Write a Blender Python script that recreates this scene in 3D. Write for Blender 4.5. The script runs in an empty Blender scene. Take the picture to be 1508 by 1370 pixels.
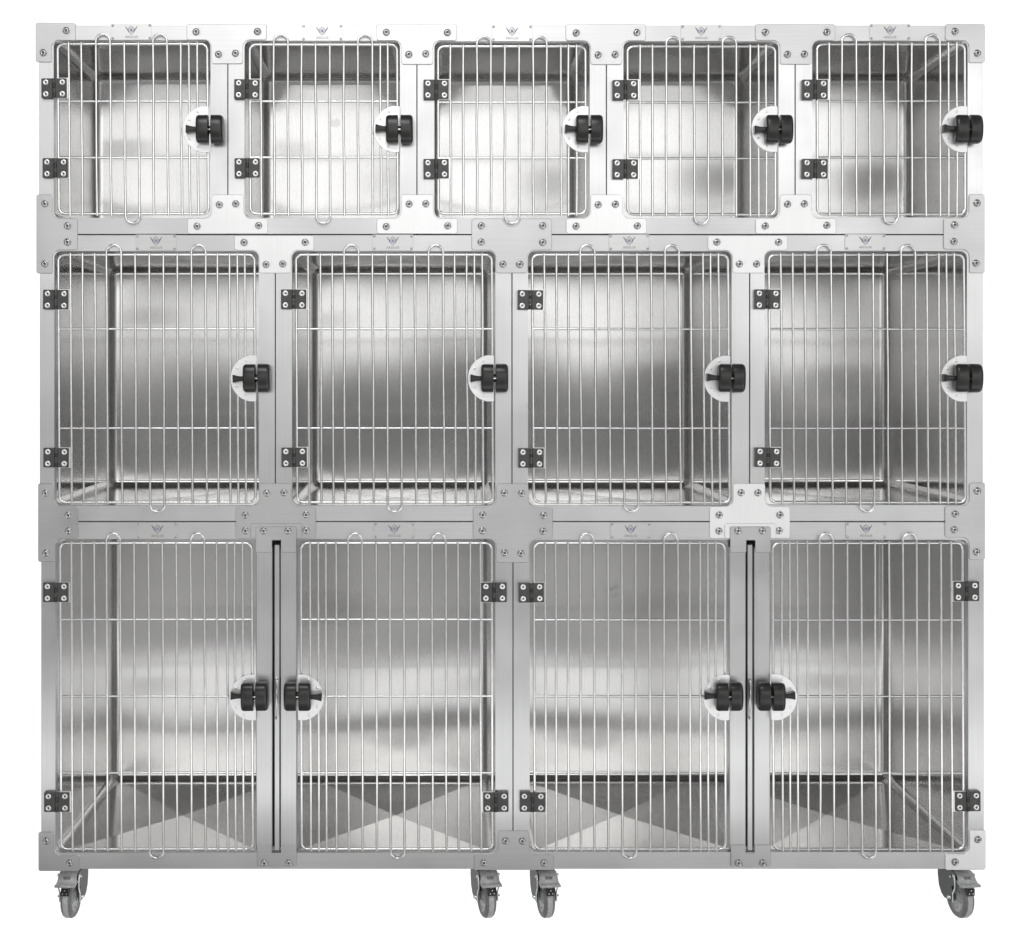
import bpy, bmesh, math, random
from mathutils import Vector, Matrix
random.seed(7)
PI = math.pi
sc = bpy.context.scene
COL = sc.collection
# ------------------------------------------------------------------ measurements
S = 580.0                    # photo pixels per metre in the plane of the cage fronts (y = 0)
VX, VY, D0 = 642.0, 550.0, 3.9
ZB = 1361.0
def X(px): return (px - 754.0) / S
def Z(py): return (ZB - py) / S
def P(px, py, y=0.0):
    """measured point of the photo, standing y behind (+) or in front (-) of the cage fronts"""
    k = (D0 + y) / D0
    return Vector((X(VX + (px - VX) * k), y, Z(VY + (py - VY) * k)))

# ------------------------------------------------------------------ materials
MATS = {}
def nn(nt, t, **kw):
    n = nt.nodes.new(t)
    for k, v in kw.items():
        setattr(n, k, v)
    return n
def metal(name, base, rough, brush=None, wave=0.0, rvar=0.05, cvar=0.05, metallic=1.0, wave_scale=2.0, fine=0.05, aniso=0.0):
    m = bpy.data.materials.new(name); m.use_nodes = True
    nt = m.node_tree; L = nt.links
    b = nt.nodes['Principled BSDF']
    b.inputs['Metallic'].default_value = metallic
    geo = nn(nt, 'ShaderNodeNewGeometry')
    # streaks of the brushed finish
    mp = nn(nt, 'ShaderNodeMapping')
    sc_ = {'v': (420, 420, 3.0), 'h': (3.0, 420, 420), None: (60, 60, 60)}[brush]
    mp.inputs['Scale'].default_value = sc_
    L.new(geo.outputs['Position'], mp.inputs['Vector'])
    n1 = nn(nt, 'ShaderNodeTexNoise'); n1.inputs['Scale'].default_value = 1.0; n1.inputs['Detail'].default_value = 3
    L.new(mp.outputs[0], n1.inputs['Vector'])
    # broad uneven patches
    n2 = nn(nt, 'ShaderNodeTexNoise'); n2.inputs['Scale'].default_value = 5.0; n2.inputs['Detail'].default_value = 4
    L.new(geo.outputs['Position'], n2.inputs['Vector'])
    mr = nn(nt, 'ShaderNodeMapRange')
    mr.inputs[1].default_value = 0.3; mr.inputs[2].default_value = 0.7
    mr.inputs[3].default_value = rough - rvar; mr.inputs[4].default_value = rough + rvar
    L.new(n2.outputs[0], mr.inputs[0]); L.new(mr.outputs[0], b.inputs['Roughness'])
    mc = nn(nt, 'ShaderNodeMapRange')
    mc.inputs[1].default_value = 0.3; mc.inputs[2].default_value = 0.7
    mc.inputs[3].default_value = 1 - cvar; mc.inputs[4].default_value = 1 + cvar
    L.new(n1.outputs[0], mc.inputs[0])
    vm = nn(nt, 'ShaderNodeVectorMath', operation='SCALE')
    vm.inputs[0].default_value = base
    L.new(mc.outputs[0], vm.inputs['Scale'])
    L.new(vm.outputs[0], b.inputs['Base Color'])
    bp = nn(nt, 'ShaderNodeBump'); bp.inputs['Strength'].default_value = 1.0; bp.inputs['Distance'].default_value = 0.0001 * fine * 10
    L.new(n1.outputs[0], bp.inputs['Height'])
    last = bp
    if wave > 0:
        n3 = nn(nt, 'ShaderNodeTexNoise'); n3.inputs['Scale'].default_value = wave_scale; n3.inputs['Detail'].default_value = 0.0
        n3.inputs['Roughness'].default_value = 0.35
        mp3 = nn(nt, 'ShaderNodeMapping'); mp3.inputs['Scale'].default_value = (1.7, 1.7, 1.2)
        L.new(geo.outputs['Position'], mp3.inputs['Vector']); L.new(mp3.outputs[0], n3.inputs['Vector'])
        b2 = nn(nt, 'ShaderNodeBump'); b2.inputs['Strength'].default_value = 1.0; b2.inputs['Distance'].default_value = wave
        L.new(n3.outputs[0], b2.inputs['Height']); L.new(b2.outputs[0], bp.inputs['Normal'])
    L.new(last.outputs[0], b.inputs['Normal'])
    if aniso:
        b.inputs['Anisotropic'].default_value = aniso
        tg = nn(nt, 'ShaderNodeTangent'); tg.direction_type = 'RADIAL'; tg.axis = 'Z'
        L.new(tg.outputs[0], b.inputs['Tangent'])
    MATS[name] = m
    return m
def plain(name, col, rough, metallic=0.0, noise=0.15, scale=120, bump=0.0):
    m = bpy.data.materials.new(name); m.use_nodes = True
    nt = m.node_tree; L = nt.links
    b = nt.nodes['Principled BSDF']; b.inputs['Metallic'].default_value = metallic
    b.inputs['Roughness'].default_value = rough
    tc = nn(nt, 'ShaderNodeNewGeometry')
    n = nn(nt, 'ShaderNodeTexNoise'); n.inputs['Scale'].default_value = scale; n.inputs['Detail'].default_value = 3
    L.new(tc.outputs['Position'], n.inputs['Vector'])
    mc = nn(nt, 'ShaderNodeMapRange'); mc.inputs[1].default_value = .3; mc.inputs[2].default_value = .7
    mc.inputs[3].default_value = 1 - noise; mc.inputs[4].default_value = 1 + noise
    L.new(n.outputs[0], mc.inputs[0])
    vm = nn(nt, 'ShaderNodeVectorMath', operation='SCALE'); vm.inputs[0].default_value = col
    L.new(mc.outputs[0], vm.inputs['Scale']); L.new(vm.outputs[0], b.inputs['Base Color'])
    if bump:
        bp = nn(nt, 'ShaderNodeBump'); bp.inputs['Distance'].default_value = bump
        L.new(n.outputs[0], bp.inputs['Height']); L.new(bp.outputs[0], b.inputs['Normal'])
    MATS[name] = m
    return m
FV = metal('frame_steel_vertical', (.71, .714, .717), .33, 'v', wave=.0030, wave_scale=3, fine=.015, cvar=.035, rvar=.07, aniso=.5)
FH = metal('frame_steel_horizontal', (.68, .683, .685), .38, 'h', wave=.0030, wave_scale=3, fine=.015, cvar=.035, rvar=.08)
def smear(m, c, rad):
    nt = m.node_tree; L = nt.links; b = nt.nodes['Principled BSDF']
    g = nn(nt, 'ShaderNodeNewGeometry')
    nz = nn(nt, 'ShaderNodeTexNoise'); nz.inputs['Scale'].default_value = 55; nz.inputs['Detail'].default_value = 4; L.new(g.outputs['Position'], nz.inputs['Vector'])
    d = nn(nt, 'ShaderNodeVectorMath', operation='DISTANCE'); L.new(g.outputs['Position'], d.inputs[0]); d.inputs[1].default_value = c
    a = nn(nt, 'ShaderNodeMath', operation='MULTIPLY_ADD'); L.new(nz.outputs[0], a.inputs[0]); a.inputs[1].default_value = rad*1.6; L.new(d.outputs['Value'], a.inputs[2])
    mr = nn(nt, 'ShaderNodeMapRange'); mr.inputs[1].default_value = rad*1.45; mr.inputs[2].default_value = rad*1.8; mr.inputs[3].default_value = .25; mr.inputs[4].default_value = 0
    L.new(a.outputs[0], mr.inputs[0])
    old = b.inputs['Base Color'].links[0].from_socket
    mx = nn(nt, 'ShaderNodeMix', data_type='RGBA'); L.new(mr.outputs[0], mx.inputs[0]); L.new(old, mx.inputs[6]); mx.inputs[7].default_value = (.25, .24, .23, 1)
    L.new(mx.outputs[2], b.inputs['Base Color'])
PLV = metal('plate_steel', (.64, .643, .645), .34, 'h', wave=.0012, wave_scale=6, cvar=.03)
PLB = metal('brightened_plate_steel', (.93, .93, .93), .42, 'v', wave=.0008, wave_scale=6, cvar=.02)  # plate steel with the stronger light on some plates put into its colour
LIN = metal('liner_steel', (.72, .715, .709), .18, 'v', wave=.0060, wave_scale=1.5, cvar=.018, rvar=.015, fine=0.0, aniso=.95)
smear(LIN, P(493, 182, .493), .017)
LINF = metal('liner_tray_steel', (.70, .69, .68), .13, None, wave=.0005, wave_scale=3.0, cvar=.02, rvar=.02, fine=0.0)
WIRE = metal('wire_steel', (.90, .90, .90), .20, None, cvar=.06, fine=.02)
BOLT = metal('bolt_steel', (.62, .62, .62), .22, None, cvar=.08)
DARKM = plain('gap_shade_black', (.02, .02, .02), .8)  # near-black colour stands in for shade in the gaps and post recess
SOCK = plain('dark_steel', (.16, .16, .16), .45, .8)
CASE = plain('casing_steel', (.35, .35, .35), .5, .9)
HING = plain('hinge_black_zinc', (.075, .073, .072), .38, .25, bump=.00005)
HINP = plain('hinge_pin_steel', (.05, .05, .05), .3, .6)
SCR = metal('screw_head_steel', (.93, .93, .92), .32, None)
DISC = metal('latch_disc_steel', (.95, .95, .95), .42, 'h', wave=.0003, wave_scale=8, fine=.01)
KNOB = plain('knob_black_plastic', (.024, .023, .022), .30, 0, .12, 60, bump=.00006)
NAMEM = metal('nameplate_aluminium', (.68, .68, .68), .38, 'h', cvar=.03)
INK = plain('nameplate_grey_ink', (.24, .24, .27), .6)
BLUE = plain('nameplate_blue_ink', (.30, .31, .46), .6)
TYRE = plain('tyre_grey_rubber', (.21, .21, .215), .6)
TREAD = plain('tread_light_grey_rubber', (.50, .50, .50), .6)
HUB = plain('hub_grey_plastic', (.42, .44, .445), .4)
FORK = plain('fork_painted_steel', (.055, .066, .066), .5, .1)
PEDAL = plain('pedal_grey_plastic', (.52, .525, .525), .5)
ZINC = metal('zinc_arm_steel', (.88, .88, .89), .25, None)
BLACKP = plain('brake_pad_black', (.012, .012, .012), .5)

# ------------------------------------------------------------------ mesh builder
class MB:
    def __init__(s):
        s.v = []; s.f = []; s.m = []; s.sm = []; s.mats = []
    def mi(s, mat):
        if mat not in s.mats: s.mats.append(mat)
        return s.mats.index(mat)
    def add(s, vs, fs, mat, smooth=False):
        o = len(s.v); s.v += [Vector(v) for v in vs]
        k = s.mi(mat)
        for f in fs:
            s.f.append([i + o for i in f]); s.m.append(k); s.sm.append(smooth)
    def box(s, a, b, mat, bev=0.0):
        x0, y0, z0 = [min(a[i], b[i]) for i in range(3)]; x1, y1, z1 = [max(a[i], b[i]) for i in range(3)]
        if bev <= 0:
            s.add([(x0,y0,z0),(x1,y0,z0),(x1,y1,z0),(x0,y1,z0),(x0,y0,z1),(x1,y0,z1),(x1,y1,z1),(x0,y1,z1)],
                  [(0,3,2,1),(4,5,6,7),(0,1,5,4),(1,2,6,5),(2,3,7,6),(3,0,4,7)], mat)
        else:
            s.prism([(x0,z0),(x1,z0),(x1,z1),(x0,z1)], y0, y1, mat, bev)
    def prism(s, pts, y0, y1, mat, bev=0.0004, smooth_side=False):
        """outline in x,z (any order) pushed from y0 (front) to y1 (back), front rim chamfered"""
        A = sum(pts[i][0]*pts[(i+1)%len(pts)][1]-pts[(i+1)%len(pts)][0]*pts[i][1] for i in range(len(pts)))
        if A < 0: pts = pts[::-1]
        n = len(pts)
        ins = []
        for i in range(n):
            p0 = Vector(pts[i-1]); p = Vector(pts[i]); p1 = Vector(pts[(i+1)%n])
            d0 = (p-p0).normalized(); d1 = (p1-p).normalized()
            n0 = Vector((-d0.y, d0.x)); n1 = Vector((-d1.y, d1.x))
            nb = (n0+n1); nb = nb.normalized() if nb.length > 1e-6 else n0
            c = max(.5, nb.dot(n0)); ins.append(p + nb*(bev/c))
        vs = [(p[0], y1, p[1]) for p in pts] + [(p[0], y0+bev, p[1]) for p in pts] + [(p[0], y0, p[1]) for p in ins]
        sd = [];
        for i in range(n):
            j = (i+1)%n
            sd.append((i, j, n+j, n+i)); sd.append((n+i, n+j, 2*n+j, 2*n+i))
        # orient: front normal must be -y
        s.add(vs, sd, mat, smooth_side)
        k = s.mi(mat); o = len(s.v) - 3*n
        s.f.append([o+2*n+i for i in range(n)]); s.m.append(k); s.sm.append(False)
        s.f.append([o+i for i in reversed(range(n))]); s.m.append(k); s.sm.append(False)
    def tube(s, path, r, mat, seg=10, closed=False, cap=True):
        path = [Vector(p) for p in path]
        if cap and not closed:      # short end segments keep the shading of the shaft clean
            a = path[0] + (path[1]-path[0]).normalized()*min(.0007, (path[1]-path[0]).length*.3)
            b = path[-1] + (path[-2]-path[-1]).normalized()*min(.0007, (path[-2]-path[-1]).length*.3)
            path = [path[0], a] + path[1:-1] + [b, path[-1]]
        n = len(path)
        up = Vector((0, 1, 0)); rings = []
        for i, p in enumerate(path):
            if closed: t = path[(i+1)%n]-path[i-1]
            else: t = path[min(i+1, n-1)]-path[max(i-1, 0)]
            t.normalize()
            u = up if abs(t.dot(up)) < .95 else Vector((1, 0, 0))
            a = t.cross(u).normalized(); b = a.cross(t).normalized()
            rings.append([p + a*(r*math.cos(2*PI*k/seg)) + b*(r*math.sin(2*PI*k/seg)) for k in range(seg)])
        vs = [v for q in rings for v in q]; fs = []
        for i in range(n if closed else n-1):
            j = (i+1)%n
            for k in range(seg):
                l = (k+1)%seg
                fs.append((i*seg+k, i*seg+l, j*seg+l, j*seg+k))
        s.add(vs, fs, mat, True)
        if cap and not closed:
            o = len(s.v)-len(vs); k = s.mi(mat)
            s.f.append([o+i for i in reversed(range(seg))]); s.m.append(k); s.sm.append(False)
            s.f.append([o+(n-1)*seg+i for i in range(seg)]); s.m.append(k); s.sm.append(False)
    def lathe(s, prof, axis, c, mat, seg=20, mats=None, smooth=True):
        """prof = [(radius, along)], axis 'x' or 'y', centre c; the profile runs from outer/back to the tip"""
        c = Vector(c); vs = []; fs = []
        for r, h in prof:
            for k in range(seg):
                a = 2*PI*k/seg
                if axis == 'y': vs.append(c + Vector((r*math.cos(a), h, r*math.sin(a))))
                else: vs.append(c + Vector((h, r*math.cos(a), r*math.sin(a))))
        for i in range(len(prof)-1):
            g = [(i*seg+k, i*seg+(k+1)%seg, (i+1)*seg+(k+1)%seg, (i+1)*seg+k) for k in range(seg)]
            s.add([], [], mat)
            fs.append((g, mats[i] if mats else mat))
        o = len(s.v); s.v += vs
        for g, mm in fs:
            k = s.mi(mm)
            for f in g:
                s.f.append([a+o for a in f]); s.m.append(k); s.sm.append(smooth)
    def build(s, name, parent=None, loc=None, fixn=True):
        loc = Vector(loc) if loc is not None else Vector((0, 0, 0))
        me = bpy.data.meshes.new(name)
        me.from_pydata([tuple(v - loc) for v in s.v], [], s.f)
        for m in s.mats: me.materials.append(m)
        for i, p in enumerate(me.polygons):
            p.material_index = s.m[i]; p.use_smooth = s.sm[i]
        me.update()
        if fixn:
            bm = bmesh.new(); bm.from_mesh(me)
            bmesh.ops.remove_doubles(bm, verts=bm.verts, dist=1e-7)
            bmesh.ops.recalc_face_normals(bm, faces=bm.faces)
            bm.to_mesh(me); bm.free()
        o = bpy.data.objects.new(name, me); COL.objects.link(o)
        o.location = loc
        if parent is not None: attach(o, parent)
        return o
WORLDLOC = {}
def attach(o, parent):
    w = Vector(o.location)
    WORLDLOC[o.name] = w
    o.parent = parent
    o.location = w - WORLDLOC.get(parent.name, Vector((0, 0, 0)))
def copy_part(o, loc, parent, mirror=False, rot=None):
    c = o.copy(); COL.objects.link(c)
    c.parent = None; c.location = loc
    if mirror: c.scale = (-1, 1, 1)
    if rot is not None: c.rotation_euler = rot
    attach(c, parent)
    return c

def rounded(pts, n=6):
    """pts = [(x, y, r)] polygon with a fillet at every corner -> point list"""
    out = []; m = len(pts)
    for i in range(m):
        p0 = Vector(pts[i-1][:2]); p = Vector(pts[i][:2]); p1 = Vector(pts[(i+1)%m][:2]); r = pts[i][2]
        if r <= 0: out.append((p.x, p.y)); continue
        a = (p0-p).normalized(); b = (p1-p).normalized()
        ang = a.angle(b); d = r/math.tan(ang/2)
        c = p + (a+b).normalized()*(r/math.sin(ang/2))
        s0 = p+a*d; s1 = p+b*d
        t0 = math.atan2(s0.y-c.y, s0.x-c.x); t1 = math.atan2(s1.y-c.y, s1.x-c.x)
        dt = (t1-t0+PI) % (2*PI)-PI
        for k in range(n+1):
            t = t0+dt*k/n; out.append((c.x+r*math.cos(t), c.y+r*math.sin(t)))
    return out
def px2w(pts): return [(X(a), Z(b)) for a, b in pts]

# ------------------------------------------------------------------ the bank
bank = bpy.data.objects.new('cage_bank', None); COL.objects.link(bank)
bank['label'] = 'stainless steel bank of eleven stacked animal cages with wire doors, on grey braked casters'
bank['category'] = 'cage bank'
bank.empty_display_size = .2
WORLDLOC[bank.name] = Vector((0, 0, 0))

# ------------------------------------------------------------------ cages: frame + casing, liner
R = 10.0
def cage_body(x0, y0, x1, y1, ox0, oy0, ox1, oy1, depth):
    """outer rectangle and opening, photo px"""
    mb = MB()
    g = .55
    ax0, ax1, az0, az1 = X(x0+g), X(x1-g), Z(y1-g), Z(y0+g)
    hole = px2w(rounded([(ox0, oy0, R), (ox1, oy0, R), (ox1, oy1, R), (ox0, oy1, R)], 8))
    n = len(hole)
    cx, cz = X((ox0+ox1)/2), Z((oy0+oy1)/2)
    hw, hh = X(ox1)-cx, cz-Z(oy1)
    ch = .0008
    def outer(p):
        # matching point on the outer rectangle
        x, z = p
        r = R/S
        def m(v, c, h, lo, hi):
            t = v-c
            if abs(t) > h-r:
                return hi if t > 0 else lo
            return v
        return (m(x, cx, hw, ax0, ax1), m(z, cz, hh, az0, az1))
    # simple: project by side
    out = [outer(p) for p in hole]
    FD = .030
    def ins(p):
        return (min(max(p[0], ax0+ch), ax1-ch), min(max(p[1], az0+ch), az1-ch))
    for i in range(n):
        j = (i+1) % n
        a, b = hole[i], hole[j]; A, B = ins(out[i]), ins(out[j])
        vertical_piece = abs(b[0]-a[0]) < abs(b[1]-a[1])
        mat = FV if vertical_piece else FH
        pts = [(a[0], 0, a[1]), (b[0], 0, b[1]), (B[0], 0, B[1])]
        if A != B: pts.append((A[0], 0, A[1]))
        mb.add(pts, [tuple(range(len(pts)))], mat)
        # lip of the opening
        mb.add([(a[0], 0, a[1]), (b[0], 0, b[1]), (b[0], .024, b[1]), (a[0], .024, a[1])], [(0, 1, 2, 3)], mat, True)
    # outer rim, chamfered
    c4 = [(ax0, az0), (ax1, az0), (ax1, az1), (ax0, az1)]
    for i in range(4):
        a, b = c4[i], c4[(i+1) % 4]; A, B = ins(a), ins(b)
        mb.add([(A[0], 0, A[1]), (B[0], 0, B[1]), (b[0], ch, b[1]), (a[0], ch, a[1])], [(0, 1, 2, 3)], FV)
        mb.add([(a[0], ch, a[1]), (b[0], ch, b[1]), (b[0], FD, b[1]), (a[0], FD, a[1])], [(0, 1, 2, 3)], FV if i % 2 else FH)
    # casing behind the frame
    bx0, bx1, bz0, bz1 = X(x0)+.0003, X(x1)-.0003, Z(y1)+.0003, Z(y0)-.0003
    if x0 < 60: bx0 = ax0
    if x1 > 1440: bx1 = ax1
    if y0 < 40: bz1 = az1
    if y1 > 1270: bz0 = az0
    yb = depth+.035
    # front ring of the casing as 4 quads, sides, back
    hx0, hx1, hz0, hz1 = X(ox0)-.004, X(ox1)+.004, Z(oy1)-.004, Z(oy0)+.004
    V = [(bx0, FD, bz0), (bx1, FD, bz0), (bx1, FD, bz1), (bx0, FD, bz1), (hx0, FD, hz0), (hx1, FD, hz0), (hx1, FD, hz1), (hx0, FD, hz1),
         (bx0, yb, bz0), (bx1, yb, bz0), (bx1, yb, bz1), (bx0, yb, bz1)]
    mb.add(V, [(0,1,5,4),(1,2,6,5),(2,3,7,6),(3,0,4,7)], DARKM)
    mb.add(V, [(0,8,9,1),(1,9,10,2),(2,10,11,3),(3,11,8,0),(8,11,10,9)], CASE)
    return mb.build('cage', bank, loc=(X((x0+x1)/2), 0, Z(y1)), fixn=False)

def liner(cage, ox0, oy0, ox1, oy1, depth, trays, sink=.006, ceil=.006, dish=.0025, seed=1, dents=()):
    mb = MB()
    e = .0006
    x0, x1, z0, z1 = X(ox0)-e, X(ox1)+e, Z(oy1)-e, Z(oy0)+e
    r = .021; y0 = .022; y1 = depth-r; K = 8
    # profile stations along depth: (y, inset)
    st = [(y0, 0), (y1, 0)] + [(y1+r*math.sin(PI/2*k/K), r*(1-math.cos(PI/2*k/K))) for k in range(1, K+1)]
    def corner(cx, cz, a0, rr):
        return [(cx+rr*math.cos(a0+PI/2*k/K), cz+rr*math.sin(a0+PI/2*k/K)) for k in range(K+1)]
    cs = [(x1-r, z1-r, 0), (x0+r, z1-r, PI/2), (x0+r, z0+r, PI), (x1-r, z0+r, 3*PI/2)]
    for cx, cz, a0 in cs:      # coved upright/long corners
        vs = []
        for y, ins in st:
            for (a, b) in corner(cx, cz, a0, max(r-ins, 1e-5)): vs.append((a, y, b))
        w = K+1; fs = []
        for i in range(len(st)-1):
            for k in range(K): fs.append((i*w+k, i*w+k+1, (i+1)*w+k+1, (i+1)*w+k))
        mb.add(vs, fs, LIN, True)
    # rounded strips to the back wall + flat walls
    def strip(p, q, nx, nz):   # p,q ends on the wall line, n = inward direction
        vs = []
        for y, ins in st[1:]:
            vs.append((p[0]+nx*ins, y, p[1]+nz*ins)); vs.append((q[0]+nx*ins, y, q[1]+nz*ins))
        fs = [(2*i, 2*i+1, 2*i+3, 2*i+2) for i in range(len(st)-2)]
        mb.add(vs, fs, LIN, True)
    strip((x0, z0+r), (x0, z1-r), 1, 0); strip((x1, z0+r), (x1, z1-r), -1, 0)
    strip((x0+r, z0), (x1-r, z0), 0, 1); strip((x0+r, z1), (x1-r, z1), 0, -1)
    mb.add([(x0, y0, z0+r), (x0, y1, z0+r), (x0, y1, z1-r), (x0, y0, z1-r)], [(0, 1, 2, 3)], LIN)
    mb.add([(x1, y0, z0+r), (x1, y1, z0+r), (x1, y1, z1-r), (x1, y0, z1-r)], [(0, 1, 2, 3)], LIN)
    # back panel, pressed slightly hollow and a little uneven
    N = 36 if trays == [] else 110; rq = random.Random(seed); vs = []
    q1, q2, q3 = rq.uniform(-.25, .25), rq.uniform(-.2, .2), rq.uniform(-1, 1)
    for j in range(N+1):
        for i in range(N+1):
            u = i/N*2-1; v = j/N*2-1
            d = dish*(1-u**4)*(1-v**4)*(1+q1*u+q2*v) + .0004*q3*(1-u*u)*(1-v*v)*math.sin(3*u+2*v)
            gx, gz = x0+r+(x1-x0-2*r)*i/N, z0+r+(z1-z0-2*r)*j/N
            for (kx, kz, ks, kd) in dents:
                d += kd*math.exp(-((gx-kx)**2+(gz-kz)**2)/(ks*ks))
            vs.append((gx, depth+d, gz))
    mb.add(vs, [(j*(N+1)+i, j*(N+1)+i+1, (j+1)*(N+1)+i+1, (j+1)*(N+1)+i) for j in range(N) for i in range(N)], LIN, True)
    def pyr(a, b, z, dz):
        c = ((a+b)/2, (y0+y1)/2, z+dz)
        q = [(a, y0, z), (b, y0, z), (b, y1, z), (a, y1, z)]
        for i in range(4):
            mb.add([q[i], q[(i+1) % 4], c], [(0, 1, 2)], LINF)
    xs = [x0+r] + [X(t) for t in trays] + [x1-r]
    if not trays:
        pyr(xs[0], xs[1], z0, -sink); pyr(xs[0], xs[1], z1, ceil)
    else:
        pyr(xs[0], xs[1], z0, -sink); pyr(xs[2], xs[3], z0, -sink)
        pyr(xs[0], xs[1], z1, ceil); pyr(xs[2], xs[3], z1, ceil)
        for z in (z0, z1):
            mb.add([(xs[1], y0, z), (xs[2], y0, z), (xs[2], y1, z), (xs[1], y1, z)], [(0, 1, 2, 3)], LINF)
    return mb.build('liner', cage, loc=((x0+x1)/2, y0, z0), fixn=False)

# ------------------------------------------------------------------ wire doors
def arc_pts(cx, cy, r, a0, a1, n=10):
    return [(cx+r*math.cos(a0+(a1-a0)*k/n), cy+r*math.sin(a0+(a1-a0)*k/n)) for k in range(n+1)]
YB, YF = -.0085, -.0020
def wire_door(cage, x0, x1, yt, yb, bars, tops, bottom, hs, shear, seed):
    rnd = random.Random(seed)
    mb = MB()
    def sh(px, py): return px + shear*(py-yt)/(yb-yt)
    fr = rounded([(x0, yt, 9), (x1, yt, 9), (x1, yb, 9), (x0, yb, 9)], 7)
    mb.tube([P(sh(a, b), b, YF) for a, b in fr], .0035, WIRE, 10, closed=True)
    for h in hs:
        mb.tube([P(sh(x0+(x1-x0)*t/6, h), h+rnd.uniform(-.15, .15), YF-.0002) for t in range(7)], .0030, WIRE, 10)
    wob = {}
    def bar_pts(i, up=True, a=None, b=None):
        if i not in wob:
            wob[i] = [rnd.uniform(-.55, .55) for _ in range(5)]
            wob[i][0] *= .5; wob[i][4] *= .5
        a = a if a is not None else yt-2.5; b = b if b is not None else yb+3
        pts = []
        for k in range(13):
            t = k/12; py = a+(b-a)*t
            f = t*4; q = min(int(f), 3); f -= q; f = f*f*(3-2*f)
            w = wob[i][q]*(1-f)+wob[i][q+1]*f
            pts.append((sh(bars[i], py)+w, py))
        return pts
    done = set()
    for (i, j) in tops:
        c = (bars[i]+bars[j])/2; r = (bars[j]-bars[i])/2
        a = bar_pts(i, a=yt-3); b = bar_pts(j, a=yt-3)
        arc = [(q[0], q[1]) for q in arc_pts(c, yt-4, r, PI, 2*PI)]
        path = a[::-1] + arc + b
        mb.tube([P(u, v, YB) for u, v in path], .0030, WIRE, 10)
        done |= {i, j}
    i, j = bottom
    a = bar_pts(i, b=yb+2.5); b = bar_pts(j, b=yb+2.5)
    xa, xb = a[-1][0], b[-1][0]; c = (xa+xb)/2; r = (xb-xa)/2
    arc = arc_pts(c, yb+3.5, r, PI, 0)
    mb.tube([P(u, v, YB) for u, v in a + arc + b[::-1]], .0030, WIRE, 10)
    done |= {i, j}
    for k in range(len(bars)):
        if k in done: continue
        mb.tube([P(u, v, YB) for u, v in bar_pts(k)], .0030, WIRE, 10)
    return mb.build('door', cage, loc=P(x0, yb, 0))

# ------------------------------------------------------------------ shared small parts (built once, copied)
def make_hinge():
    mb = MB()
    w = 15.6/S; h = 14.3/S; kr = .0046
    for sx in (-1, 1):
        a = sx*.0035; b = sx*(18.6/S)
        o = rounded([(a, -h, 0), (b, -h, .002), (b, h, .002), (a, h, 0)], 3)
        mb.prism(o, -.0135, -.0105, HING, .0005)
        for sz in (-1, 1):
            c = (sx*12.1/S, 0, sz*8.6/S)
            mb.lathe([(.0072, -.0130), (.0072, -.0142), (.0062, -.0152), (.0028, -.0152), (.0024, -.0140), (.0001, -.0140)],
                     'y', c, SCR, 18, mats=[SCR, SCR, SCR, SOCK, SOCK])
    for k in range(4):
        z0 = -h+k*h/2+.0004; z1 = -h+(k+1)*h/2-.0004
        mb.tube([(0, -.0125, z0), (0, -.0125, z1)], kr, HING if k % 2 else HINP, 14)
    # leaf backing: steel pad welded to the wires on the door side, thin spacer on the frame side
    mb.box((.006, -.0105, -h-.001), (20.8/S, -.0068, h+.0015), SCR)
    mb.box((-18.4/S, -.0105, -h), (-.0045, -.0002, h), HING)
    return mb.build('hinge', None)
def make_latch_plate():
    mb = MB()
    r = 34.5/S
    pts = [(math.cos(a)*r, math.sin(a)*r) for a in [PI/2+PI*k/36 for k in range(37)]]
    poly = [(4/S, r*.995)] + pts[1:-1] + [(4/S, -r*.995)]
    poly = rounded([(4/S, r*.985, .004)] + [(a, b, 0) for a, b in pts[2:-2]] + [(4/S, -r*.985, .004)], 4)
    mb.prism(poly, -.0150, -.0128, DISC, .0006)
    for a in (115, 150, 210, 245):
        c = (math.cos(math.radians(a))*r*.83, 0, math.sin(math.radians(a))*r*.83)
        mb.lathe([(.0036, -.0149), (.0030, -.0154), (.0015, -.0157), (.0001, -.0158)], 'y', c, DISC, 12)
    return mb.build('latch_plate', None)
def drum(mb, xa, xb, hz, y0, y1, rnd_side, mat=None):
    """a barrel lying along x, domed to the front; rnd_side rounded more on the outer end"""
    mat = mat or KNOB
    N = 40
    def prof(sy, sz):
        pts = []
        yc = (y0+y1)/2; hy = (y1-y0)/2
        for k in range(N):
            a = 2*PI*k/N
            c, s = math.cos(a), math.sin(a)
            e = .84
            py = (abs(c)**e)*(1 if c > 0 else -1); pz = (abs(s)**e)*(1 if s > 0 else -1)
            pts.append((yc+py*(hy-sy), pz*(hz-sz)))
        return pts
    st = []
    L = xb-xa; ra = rnd_side[0]; rb = rnd_side[1]
    for k in range(6):
        t = PI/2*k/5; st.append((xa+ra*(1-math.sin(t))*1.0 if False else xa+ra*(1-math.cos(t)), ra*(1-math.sin(t))))
    for k in range(6):
        t = PI/2*k/5; st.append((xb-rb*(1-math.sin(t)), rb*(1-math.cos(t))))
    # first list must run from the end face inward
    vs = []
    for x, i in st:
        for (y, z) in prof(i, i): vs.append((x, y, z))
    fs = []
    for i in range(len(st)-1):
        for k in range(N):
            l = (k+1) % N
            fs.append((i*N+k, i*N+l, (i+1)*N+l, (i+1)*N+k))
    mb.add(vs, fs, mat, True)
    o = len(mb.v)-len(vs); m = mb.mi(mat)
    mb.f.append([o+k for k in range(N)]); mb.m.append(m); mb.sm.append(False)
    mb.f.append([o+(len(st)-1)*N+k for k in reversed(range(N))]); mb.m.append(m); mb.sm.append(False)
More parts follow.
